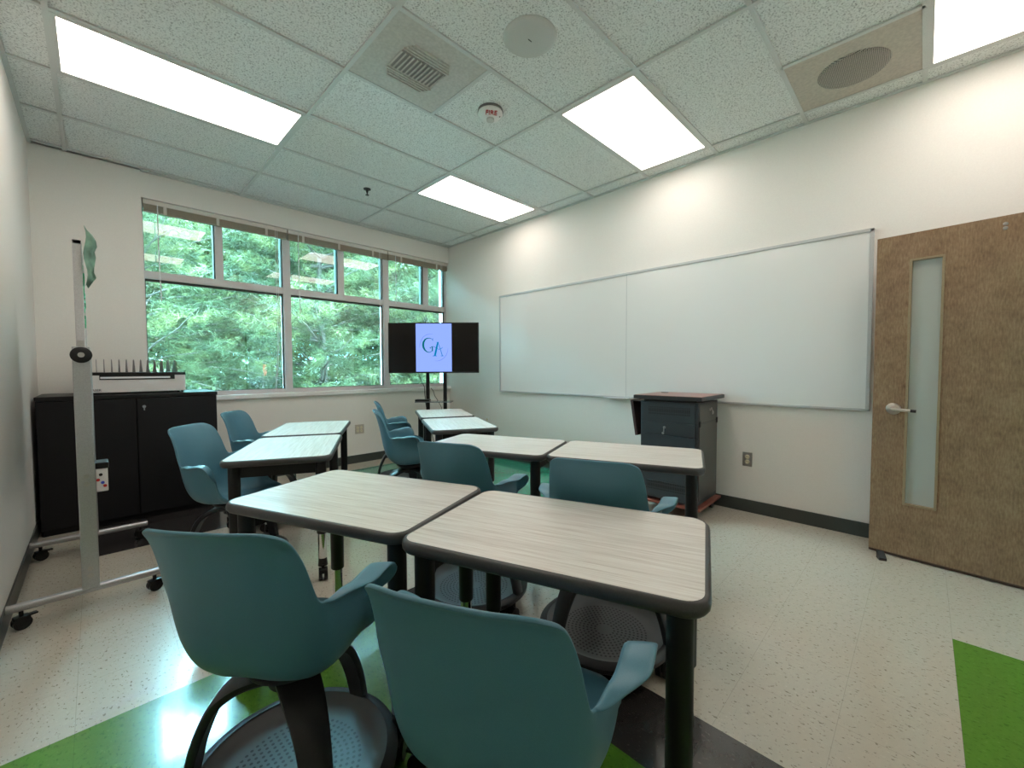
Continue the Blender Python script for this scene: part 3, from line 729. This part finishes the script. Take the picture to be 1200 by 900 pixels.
# ------------------------------------------------------------------ television on stand
def tv():
    d = Vector((-.705, .709, 0)).normalized()  # screen left direction in the room (seen from camera)
    # camera-facing: right = (.705,-.709)
    ang = math.atan2(-.709, .705)
    cx, cy = 2.935, 4.270
    t = thing('television', 'wide black flat screen television showing a blue panel with green letters', 'television', (cx, cy, 0), ang)
    W, z0, z1 = 1.107, 1.118, 1.735
    MB().box((-W / 2, -.012, z0), (W / 2, .03, z1), bev=.004).box((-.3, .03, z0 + .1), (.3, .065, z1 - .12), bev=.01).build('housing', M['black'], t)
    sc = MB().box((-W / 2 + .012, -.0135, z0 + .016), (W / 2 - .012, -.0118, z1 - .012)).build('screen', M['tvblack'], t)
    u0, u1 = -.215, .222
    k = MB().box((u0, -.0145, z0 + .018), (u1, -.0134, z1 - .014)).build('picture', M['screen'], sc)
    # letters from strokes, in picture coordinates (u right, v up), 720x900 crop: panel u 95..600 v 105..800
    def P(a, b): return (u0 + (a - 97) / 505 * (u1 - u0), z1 - .014 - (b - 107) / 693 * (z1 - .014 - z0 - .018))
    def stroke(s, pts, ws):
        bm = s.bm; L = []; Rr = []
        P2 = [Vector(P(*p)) for p in pts]; sc_ = (u1 - u0) / 505
        for i, p in enumerate(P2):
            tt = (P2[min(i + 1, len(P2) - 1)] - P2[max(i - 1, 0)]).normalized(); n = Vector((-tt.y, tt.x)) * ws[i] * sc_ / 2
            L.append(bm.verts.new((p.x + n.x, -.0150, p.y + n.y))); Rr.append(bm.verts.new((p.x - n.x, -.0150, p.y - n.y)))
        for i in range(len(L) - 1): bm.faces.new((L[i], L[i + 1], Rr[i + 1], Rr[i]))
    s = MB()
    c = [(338, 352), (322, 325), (290, 315), (255, 318), (225, 340), (205, 375), (200, 415), (205, 450), (222, 485), (250, 512), (285, 522), (315, 510), (328, 490)]
    stroke(s, c, [4, 6, 9, 14, 22, 28, 30, 28, 22, 14, 9, 8, 8]); stroke(s, [(336, 318), (336, 358)], [7, 5])
    stroke(s, [(330, 440), (330, 505)], [16, 16]); stroke(s, [(290, 448), (300, 462), (315, 440), (345, 436), (375, 452), (395, 464)], [6, 14, 6, 6, 6, 3])
    s.build('letter_g', M['logo_g'], sc)
    s = MB()
    stroke(s, [(408, 378), (395, 430), (380, 500), (364, 572)], [22, 26, 28, 28]); stroke(s, [(334, 573), (392, 573)], [8, 8])
    stroke(s, [(392, 376), (420, 376)], [9, 9])
    stroke(s, [(412, 380), (430, 440), (452, 510), (470, 572)], [6, 8, 10, 11]); stroke(s, [(448, 573), (488, 573)], [8, 8])
    stroke(s, [(385, 462), (420, 478), (450, 470), (478, 446)], [4, 8, 9, 4])
    s.build('letter_a', M['logo_a'], sc)
    s = MB()
    arc = [(150, 452), (152, 410), (170, 350), (200, 300), (245, 268), (290, 257), (340, 258)]; stroke(s, arc, [1.5, 3, 4, 4, 4, 3, 1.5])
    arc = [(550, 460), (545, 510), (525, 560), (490, 605), (445, 635), (400, 645), (365, 645)]; stroke(s, arc, [1.5, 3, 4, 4, 4, 3, 1.5])
    s.build('logo_arc', M['logo_arc'], sc)
    t = thing('tv_stand', 'black twin-pole rolling stand carrying the television', 'tv stand', (cx, cy, 0), ang)
    for x in (-.098, .118):
        MB().cyl((x, .10, .09), .0235, 1.45, 20).build('pole', M['blackmetal'], t, smooth=40)
        MB().box((x - .02, .055, 1.2), (x + .02, .105, 1.62)).build('mount_arm', M['blackmetal'], t)
    MB().box((-.235, -.03, .756), (.215, .14, .768), bev=.003).build('shelf', M['shelfglass'], t)
    s = MB()
    for x in (-.098, .118): s.box((x - .025, -.10, .07), (x + .025, .30, .10), bev=.004)
    s.box((-.13, .08, .07), (.15, .13, .10)); s.build('stand_base', M['blackmetal'], t)
    for x in (-.098, .118):
        for y in (-.08, .28):
            MB().cyl((x - .012, y, .032), .032, .024, 18, axis='X').box((x - .015, y - .012, .03), (x + .015, y + .012, .072)).build('caster', M['black'], t, smooth=40)
    b = MB().box((-.235, -.02, .769), (-.06, .09, .792), bev=.005).build('media_box', M['black'], None, loc=(cx, cy, 0), rot=(0, 0, ang)); tag(b, 'flat black media box on the television stand shelf', 'media box')
    c = MB().tube([(-.20, .05, 1.12), (-.17, .06, 1.02), (-.135, .07, .95), (-.132, .085, .84), (-.13, .115, .74), (-.10, .14, .5), (-.02, .16, .15), (.1, .2, .012), (.3, .3, .008)], .0045, 6).build('power_cable', M['black'], None, loc=(cx, cy, 0), rot=(0, 0, ang), smooth=60); tag(c, 'thin black cable hanging down from the television', 'cable')
    c = MB().tube([(-.07, .145, .93), (-.04, .15, .89), (-.02, .16, .82), (.02, .165, .76), (.06, .16, .68), (.05, .16, .4)], .0035, 6).build('power_cable', M['black'], None, loc=(cx, cy, 0), rot=(0, 0, ang), smooth=60); tag(c, 'short looping cable around the television stand poles by the shelf', 'cable')
M['shelfglass'] = plain('smoked_shelf', (.16, .19, .2), .12, spec=.6)
tv()

# ------------------------------------------------------------------ AV cart
def cart():
    t = thing('media_cart', 'tall black metal media cart with cherry top beside the whiteboard wall', 'cart', (3.20, 1.20, 0), math.radians(1.5))
    W, D = .44, .46   # x depth into wall, y width
    MB().box((.0, .0, .115), (W, D, .905), bev=.003).build('cabinet_body', M['cart'], t)
    tp = MB().box((-.065, -.045, .922), (W + .03, D + .035, .952), bev=.003).build('cart_top', M['cartblack'], t)
    MB().box((-.056, -.037, .952), (W + .022, D + .027, .9545)).build('cherry_inlay', M['cherrytop'], tp)
    MB().cyl((.33, D - .06, .9545), .030, .004, 24).build('grommet', M['black'], tp)
    MB().box((.02, .02, .90), (W - .02, D - .02, .923)).build('neck', M['cartblack'], t)
    # front (towards -x)
    MB().box((-.006, .02, .745), (.001, D - .02, .89), bev=.002).build('upper_panel', M['cart'], t)
    MB().box((-.008, .06, .80), (-.004, D - .07, .862)).build('vent_slots', M['ventcart'], t)
    dr = MB().box((-.012, .02, .64), (.001, D - .02, .738), bev=.002).build('drawer', M['cart'], t)
    s = MB().cyl((-.022, D * .55, .70), .010, .012, 14, axis='X').box((-.030, D * .55 - .004, .665), (-.026, D * .55 + .004, .70)).cyl((-.031, D * .55 + .006, .655), .010, .003, 12, axis='X'); s.build('key_lock', M['steel'], dr)
    dr = MB().box((-.010, .02, .13), (.001, D - .02, .632), bev=.002).build('front_door', M['cart'], t)
    MB().box((-.014, .05, .19), (-.008, D - .06, .26)).build('vent_slots', M['ventcart'], dr)
    # side (towards camera, -y)
    s = MB().box((.02, -.004, .15), (W - .02, .001, .74), bev=.001).box((.02, -.004, .748), (W - .02, .001, .89), bev=.001); s.build('side_panel', M['cartside'], t)
    for x in (.012, W - .045): MB().box((x, -.010, .72), (x + .03, -.002, .765), bev=.002).build('latch', M['black'], t)
    MB().cyl((.24, -.012, .84), .010, .012, 14, axis='Y').cyl((.27, -.012, .845), .010, .012, 14, axis='Y').box((.262, -.02, .80), (.268, -.014, .84)).cyl((.28, -.02, .815), .014, .003, 12, axis='Y').build('key_lock', M['steel'], t)
    # base board, casters
    MB().box((-.03, -.03, .083), (W + .03, D + .06, .100), bev=.002).build('base_board', M['cherry'], t)
    for x in (.03, W - .03):
        for y in (.03, D - .0):
            MB().cyl((x, y - .013, .032), .032, .026, 18, axis='Y').box((x - .018, y - .018, .04), (x + .018, y + .018, .083)).build('caster', M['black'], t, smooth=40)
    # fold-down side shelf hanging on the far side
    s = MB(); m = Matrix.Translation((0, D + .055, .905)) @ Matrix.Rotation(math.radians(-7), 4, 'X')
    s.box((.01, -.004, -.30), (W - .03, .018, 0), mat=Matrix.Translation((0, D + .085, .905)) @ Matrix.Rotation(math.radians(-9), 4, 'X') , bev=.002)
    sh = s.build('fold_shelf', M['shelfside'], t)
    MB().box((.01, D, .893), (.40, D + .10, .900)).build('shelf_bracket', M['black'], t)
M['cartblack'] = plain('cart_edge', (.02, .02, .02), .4)
M['cherrytop'] = plain('cherry_top', (.34, .15, .12), .28, gscale=30)
M['cartside'] = plain('cart_side', (.07, .068, .06), .35)
M['shelfside'] = plain('fold_shelf_laminate', (.05, .02, .016), .4)
cart()

# ------------------------------------------------------------------ wall whiteboard
t = thing('wall_whiteboard', 'long white two-panel whiteboard with thin aluminium frame on the right wall', 'whiteboard', (XR, 0, 0))
y0, y1, ym, z0, z1 = .262, 3.890, 2.085, .880, 2.092
MB().box((-.016, y0, z0), (-.001, ym - .001, z1)).build('board_panel', M['board'], t)
MB().box((-.016, ym + .001, z0), (-.001, y1, z1)).build('board_panel', M['board'], t)
s = MB()
for lo, hi in (((-.024, y0 - .006, z0 - .006), (0, y0 + .016, z1 + .006)), ((-.024, y1 - .012, z0 - .006), (0, y1 + .006, z1 + .006)), ((-.024, y0 - .006, z1 - .012), (0, y1 + .006, z1 + .010)), ((-.024, y0 - .006, z0 - .008), (0, y1 + .006, z0 + .010)), ((-.0175, ym - .003, z0), (-.010, ym + .003, z1))): s.box(lo, hi, bev=.002)
s.build('board_frame', M['bframe'] if 'bframe' in M else M.setdefault('bframe', plain('board_frame', (.56, .57, .57), .4, .3)), t)
MB().box((-.075, 2.05, z0 - .010), (-.016, 2.30, z0 - .004), bev=.003).box((-.078, 2.05, z0 - .010), (-.072, 2.30, z0 + .002)).build('marker_tray', M['cord'], t)

# outlets
def outlet(name, label, loc, rz, double=False, mat='steel'):
    t = thing(name, label, 'wall outlet', loc, rz); w = .035 if not double else .058
    MB().box((-w, -.006, -.057), (w, 0, .057), bev=.002).build('cover_plate', M[mat], t)
    for x in ((0,) if not double else (-.023, .023)):
        for z in (-.02, .02):
            k = MB().lathe([(0, .010), (.0145, .010), (.0165, .008), (.0165, 0)], 20, mat=Matrix.Translation((x, 0, z)) @ Matrix.Rotation(PI / 2, 4, 'X')).build('socket', M['ivory'], t)
            MB().box((x - .007, -.0108, z - .003), (x - .005, -.0098, z + .006)).box((x + .005, -.0108, z - .003), (x + .007, -.0098, z + .006)).build('socket_slot', M['hole'], k)
outlet('power_outlet', 'steel duplex outlet low on the right wall between cart and door', (XR, .998, .43), -PI / 2)
outlet('power_outlet', 'double outlet under the window between the table pairs', (2.31, YW, .42), PI * 0, True, 'beige')
M['whiteplate'] = M['white']
outlet('power_outlet', 'faint white outlet on the right wall behind the far tables', (XR, 4.16, .467), -PI / 2, False, 'white')

# ------------------------------------------------------------------ open door
def door():
    a = math.atan2(-.4 - .225, 3.393 - 3.465)   # along the leaf towards the hinge
    t = bpy.data.objects.new('door_1', None); C.objects.link(t); t.location = (3.465, .225, 0); t.rotation_euler = (0, 0, a)
    t['kind'] = 'structure'; t['label'] = 'brown veneer door standing open against the right wall with narrow frosted light'
    L, T, z0, z1 = .92, .044, .02, 1.968
    g0, g1, h0, h1 = .153, .296, .335, 1.812
    # local x along leaf (to hinge); camera sees the -y... side decided by sign below
    sg = 1
    def b(s, x0, x1, za, zb, ya=0, yb=T, **k): s.box((x0, ya, za), (x1, yb, zb), **k)
    s = MB(); b(s, 0, g0, z0, z1); b(s, g1, L, z0, z1); b(s, g0, g1, z0, h0); b(s, g0, g1, h1, z1)
    s.build('door_leaf', M['wood'], t)
    s = MB(); w = .009
    for x0, x1, za, zb in ((g0 - .002, g0 + w, h0, h1), (g1 - w, g1 + .002, h0, h1), (g0, g1, h0 - .002, h0 + w), (g0, g1, h1 - w, h1 + .002)): b(s, x0, x1, za, zb, -.005, T + .005)
    s.build('lite_frame', M['woodtrim'], t)
    s = MB(); b(s, g0, g1, h0, h1, T / 2 - .003, T / 2 + .003); s.build('lite_glass', M['frost'], t)
    for side in (-1, 1):
        base = 0 if side < 0 else T
        hm = Matrix.Translation((.098, base, .916)) @ Matrix.Rotation(PI / 2 if side < 0 else -PI / 2, 4, 'X')
        h = MB().lathe([(0, .012), (.022, .012), (.034, .008), (.036, 0)], 32, mat=hm).lathe([(.013, .0), (.013, .045), (.010, .055), (0, .056)], 20, mat=hm).build('handle_rose', M['satin'], t, smooth=40)
        y = base + side * .047
        MB().tube([(.09, y, .918), (.105, y, .917), (.14, y + side * .004, .914), (.18, y + side * .002, .912)], [.011, .0115, .0095, .009], 12).build('lever', M['satin'], h, smooth=50)
        MB().tube([(.18, y + side * .002, .912), (.205, y, .911)], [.0092, .0088], 12).build('lever_tip', M['darkgrey'], h, smooth=50)
    for z in (1.925, 1.903):
        for side in (0, 1): MB().lathe([(0, .005), (.007, .004), (.010, 0)], 16, mat=Matrix.Translation((.515, 0 if side == 0 else T, z)) @ Matrix.Rotation(PI / 2 if side == 0 else -PI / 2, 4, 'X')).build('closer_bolt', M['steel'], t, smooth=40)
    MB().box((.0, .004, .006), (L, T - .004, .02)).build('bottom_sweep', M['sweep'], t)
    for z in (.25, 1.0, 1.72): MB().cyl((L + .004, T + .002, z), .008, .1, 12).box((L - .03, T - .002, z), (L + .004, T + .002, z + .1)).build('hinge', M['steel'], t)
M['satin'] = plain('satin_nickel', (.62, .58, .53), .28, .9)
M['sweep'] = plain('door_sweep', (.06, .03, .02), .5)
door()
o = MB().prism([(0, -.018), (.05, -.018), (.05, .018), (0, .018)], 0, .016).build('door_stop', M['rubber'], None, loc=(3.352, .148, 0), rot=(0, 0, math.radians(188)))
bm = bmesh.new(); bm.from_mesh(o.data)
for v in bm.verts:
    if v.co.x < .01 and v.co.z > .01: v.co.z = .045; 
bm.to_mesh(o.data); bm.free(); o.location = (3.375, .165, 0); o.rotation_euler = (0, 0, math.radians(200))
tag(o, 'small black rubber wedge on the floor under the open door', 'door stop')

# ------------------------------------------------------------------ outside
def mesh_np(name, verts, faces3, mat, parent=None):
    me = bpy.data.meshes.new(name); n = len(verts); f = len(faces3)
    me.vertices.add(n); me.vertices.foreach_set('co', verts.astype(np.float32).ravel())
    me.loops.add(f * 3); me.loops.foreach_set('vertex_index', faces3.astype(np.int32).ravel())
    me.polygons.add(f); me.polygons.foreach_set('loop_start', np.arange(0, f * 3, 3, dtype=np.int32)); me.polygons.foreach_set('loop_total', np.full(f, 3, dtype=np.int32))
    me.update(calc_edges=True); me.materials.append(mat)
    o = bpy.data.objects.new(name, me); C.objects.link(o)
    if parent: o.parent = parent
    return o
def gz(x, y): return -.35 + .075 * max(0, y - 8)
def needles(rng, pts, dirs, n, L, w):
    """tufts of needles fanning out around each twig tip"""
    P = np.repeat(pts, n, 0); D = np.repeat(dirs, n, 0)
    R = rng.normal(size=P.shape); R -= (R * D).sum(1, keepdims=True) * D; R /= np.linalg.norm(R, axis=1, keepdims=True) + 1e-9
    a = rng.uniform(.25, 1.25, (len(P), 1)); V = D * np.cos(a) + R * np.sin(a); V[:, 2] -= .15
    S = np.cross(V, rng.normal(size=P.shape)); S /= np.linalg.norm(S, axis=1, keepdims=True) + 1e-9
    l = L * rng.uniform(.7, 1.15, (len(P), 1)); b = P + rng.normal(size=P.shape) * .012
    v = np.stack([b - S * w / 2, b + S * w / 2, b + V * l], 1).reshape(-1, 3)
    return v, np.arange(len(v)).reshape(-1, 3)
def pine(seed, x, y, h, rad, label, zlo=.2, n=12, L=.15, w=.009, dens=1.0):
    rng = np.random.default_rng(seed); z0 = gz(x, y) - .1
    t = thing('pine_tree', label, 'tree', (x, y, z0), 0, 'conifers outside the window')
    s = MB().tube([(0, 0, 0), (.02, .0, h * .3), (-.02, .02, h * .6), (0, 0, h)], [.09, .075, .05, .01], 10)
    s.build('trunk', M['bark'], t, smooth=60)
    br = MB(); pts = []; dirs = []
    z = zlo
    while z < h - .25:
        R = rad * (1 - .55 * (z / h)) * rng.uniform(.9, 1.1)
        for k in range(rng.integers(5, 8)):
            a = rng.uniform(0, 2 * PI); ca, sa = math.cos(a), math.sin(a); up = rng.uniform(.0, .35); ln = R * rng.uniform(.75, 1.05)
            P = [Vector((ca * ln * u, sa * ln * u, z + up * ln * u + .10 * ln * u * u + .05 * math.sin(u * 7 + a))) for u in (0, .25, .5, .75, 1)]
            br.tube(P, [.024, .019, .013, .008, .004], 5)
            for u in np.arange(.08, 1.0, .05 / dens):
                i = min(3, int(u * 4)); f = u * 4 - i; c = P[i].lerp(P[i + 1], f)
                for sd in (-1, 1):
                    tl = ln * .32 * (1.1 - u * .75) * rng.uniform(.6, 1.1)
                    b = a + sd * rng.uniform(.5, 1.1); dz = rng.uniform(-.1, .5)
                    d = np.array([math.cos(b), math.sin(b), dz]); d /= np.linalg.norm(d)
                    for q_ in (.35, .7, 1.0):
                        pts.append(np.array(c) + d * tl * q_ + rng.normal(size=3) * .02); dirs.append(d + rng.normal(size=3) * .25)
        z += rng.uniform(.20, .32) / dens
    br.build('branches', M['bark'], t, smooth=60)
    pts = np.array(pts); dirs = np.array(dirs); dirs /= np.linalg.norm(dirs, axis=1, keepdims=True)
    v, f = needles(rng, pts, dirs, n, L, w)
    mesh_np('needle_foliage', v, f, M['needle'], t)
def leafy(seed, x, y, z0, r, hh, n, size, label, name='leafy_tree', cat='tree', trunk=True, grp='broadleaf trees outside the window'):
    rng = np.random.default_rng(seed)
    t = thing(name, label, cat, (x, y, z0), 0, grp)
    if trunk: MB().tube([(0, 0, 0), (.05, 0, hh * .5), (0, 0, hh)], [.12, .09, .05], 8).tube([(0.03, 0, hh * .4), (.5, .2, hh * .9)], [.06, .02], 6).tube([(0.03, 0, hh * .45), (-.5, -.1, hh * .95)], [.06, .02], 6).build('trunk', M['bark'], t, smooth=60)
    cl = rng.normal(size=(90, 3)); cl /= np.linalg.norm(cl, axis=1, keepdims=True); cl *= r * rng.uniform(.4, 1, (90, 1)); cl[:, 2] *= .9
    cen = cl[rng.integers(0, 90, n)] + rng.normal(size=(n, 3)) * r * .16 + np.array([0, 0, hh])
    if not trunk: cen[:, 2] = np.abs(cen[:, 2])
    A = rng.normal(size=(n, 3)); A /= np.linalg.norm(A, axis=1, keepdims=True); B = np.cross(A, rng.normal(size=(n, 3))); B /= np.linalg.norm(B, axis=1, keepdims=True)
    v = np.stack([cen - A * size, cen + B * size * .5, cen + A * size, cen - B * size * .5], 1).reshape(-1, 3)
    i = np.arange(n)[:, None] * 4; f = np.concatenate([i + [0, 1, 2], i + [0, 2, 3]], 0)
    mesh_np('leaf_foliage', v, f, M['leaf'], t)
s = MB(); bm = s.bm; gx = np.linspace(-8, 30, 20); gy = np.linspace(YW + .25, 40, 20)
gv = [[bm.verts.new((x, y, gz(x, y))) for x in gx] for y in gy]
for j in range(19):
    for i in range(19): bm.faces.new((gv[j][i], gv[j][i + 1], gv[j + 1][i + 1], gv[j + 1][i]))
o = s.build('ground', M['grass']); struct(o, 'grassy slope outside the window')
o = MB().box((-6, YW + .26, -.36), (16, 7.4, -.30)).build('bounce_slab', M['bounce_concrete']); struct(o, 'pale unseen slab outside, added to bounce daylight onto the ceiling')  # hidden below the sill; added as a reflector to brighten the ceiling
pine(1, 3.35, 8.9, 5.3, 2.9, 'nearest pine, bare branches seen through the middle window section')
pine(2, .40, 10.2, 5.6, 3.5, 'bushy pine filling the left window section', zlo=.1)
pine(3, 6.4, 9.6, 5.6, 3.2, 'pine seen through the window section beside the television', zlo=.1)
pine(4, 4.9, 13.0, 6.8, 3.6, 'darker pine farther back between the two nearer ones', n=8, L=.2, w=.014, dens=.8)
pine(5, 9.6, 13.5, 6.8, 3.6, 'pine at the far right edge of the view through the window', n=8, L=.2, w=.014, dens=.7)
leafy(11, 1.6, 16, gz(0, 16) - .1, 3.0, 3.6, 12000, .15, 'pale leafy tree against the sky at the upper left window')
leafy(12, -1.2, 18, gz(0, 18) - .1, 3.0, 3.0, 9000, .17, 'leafy tree behind the left jamb of the window')
leafy(13, 7.5, 19, gz(0, 19) - .1, 3.6, 4.2, 12000, .2, 'broad leafy tree far behind the pines')
leafy(14, 3.2, 20, gz(0, 20) - .1, 3.4, 4.0, 12000, .2, 'leafy tree far back in line with the nearest pine')
leafy(15, 13.5, 20, gz(0, 20) - .1, 3.8, 4.2, 9000, .2, 'leafy tree farthest to the right')
leafy(16, .9, 7.4, gz(0, 7.4), .8, .35, 3500, .05, 'low leafy shrub beneath the left window section', 'leafy_shrub', 'shrub', False, 'shrubs below the window')
leafy(17, 5.0, 7.2, gz(0, 7.2), .9, .3, 3500, .05, 'low leafy shrub beneath the window behind the television', 'leafy_shrub', 'shrub', False, 'shrubs below the window')
t = thing('marker_flag', 'tiny orange flag on a thin stake among the pines', 'flag', (2.17, 8.6, gz(0, 8.6)))
MB().cyl((0, 0, 0), .006, 1.45, 8).build('stake', M['bark'], t)
MB().box((0, -.002, 1.36), (.06, .002, 1.56)).build('flag', M['orange'], t)

# ------------------------------------------------------------------ light
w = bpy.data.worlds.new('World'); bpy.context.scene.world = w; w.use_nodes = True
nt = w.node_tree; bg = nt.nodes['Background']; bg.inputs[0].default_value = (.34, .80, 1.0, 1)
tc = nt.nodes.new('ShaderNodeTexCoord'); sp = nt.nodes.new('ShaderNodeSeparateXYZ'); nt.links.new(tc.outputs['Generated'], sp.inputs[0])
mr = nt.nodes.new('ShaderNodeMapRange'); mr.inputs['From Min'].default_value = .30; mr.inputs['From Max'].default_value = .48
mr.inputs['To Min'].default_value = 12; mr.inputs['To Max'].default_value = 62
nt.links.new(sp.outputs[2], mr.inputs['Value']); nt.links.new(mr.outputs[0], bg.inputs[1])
sun = bpy.data.lights.new('sun', 'SUN'); sun.energy = 14; sun.angle = .15; sun.color = (1, .95, .82)
so = bpy.data.objects.new('sun', sun); C.objects.link(so); so.rotation_euler = (math.radians(6), math.radians(42), 0)

# ------------------------------------------------------------------ camera
cam = bpy.data.cameras.new('camera'); co = bpy.data.objects.new('camera', cam); C.objects.link(co)
yaw, p, r = .7882, -.0382, -.0038; f_px = 485.34
cy_, sy_ = math.cos(yaw), math.sin(yaw)
fwd = Vector((sy_ * math.cos(p), cy_ * math.cos(p), math.sin(p))); rt = Vector((cy_, -sy_, 0)); up = rt.cross(fwd)
rt2 = rt * math.cos(r) + up * math.sin(r); up2 = -rt * math.sin(r) + up * math.cos(r)
m = Matrix((rt2, up2, -fwd)).transposed().to_4x4(); m.translation = (0, 0, 1.1742); co.matrix_world = m
cam.sensor_width = 36; cam.lens = f_px / 1200 * 36; cam.clip_start = .02; cam.clip_end = 200
sc = bpy.context.scene; sc.camera = co
sc.view_settings.view_transform = 'Standard'; sc.view_settings.look = 'None'; sc.view_settings.gamma = 1; sc.view_settings.use_curve_mapping = False
sc.view_settings.exposure = 1.02
sc.cycles.max_bounces = 8; sc.cycles.transparent_max_bounces = 16; sc.cycles.diffuse_bounces = 5
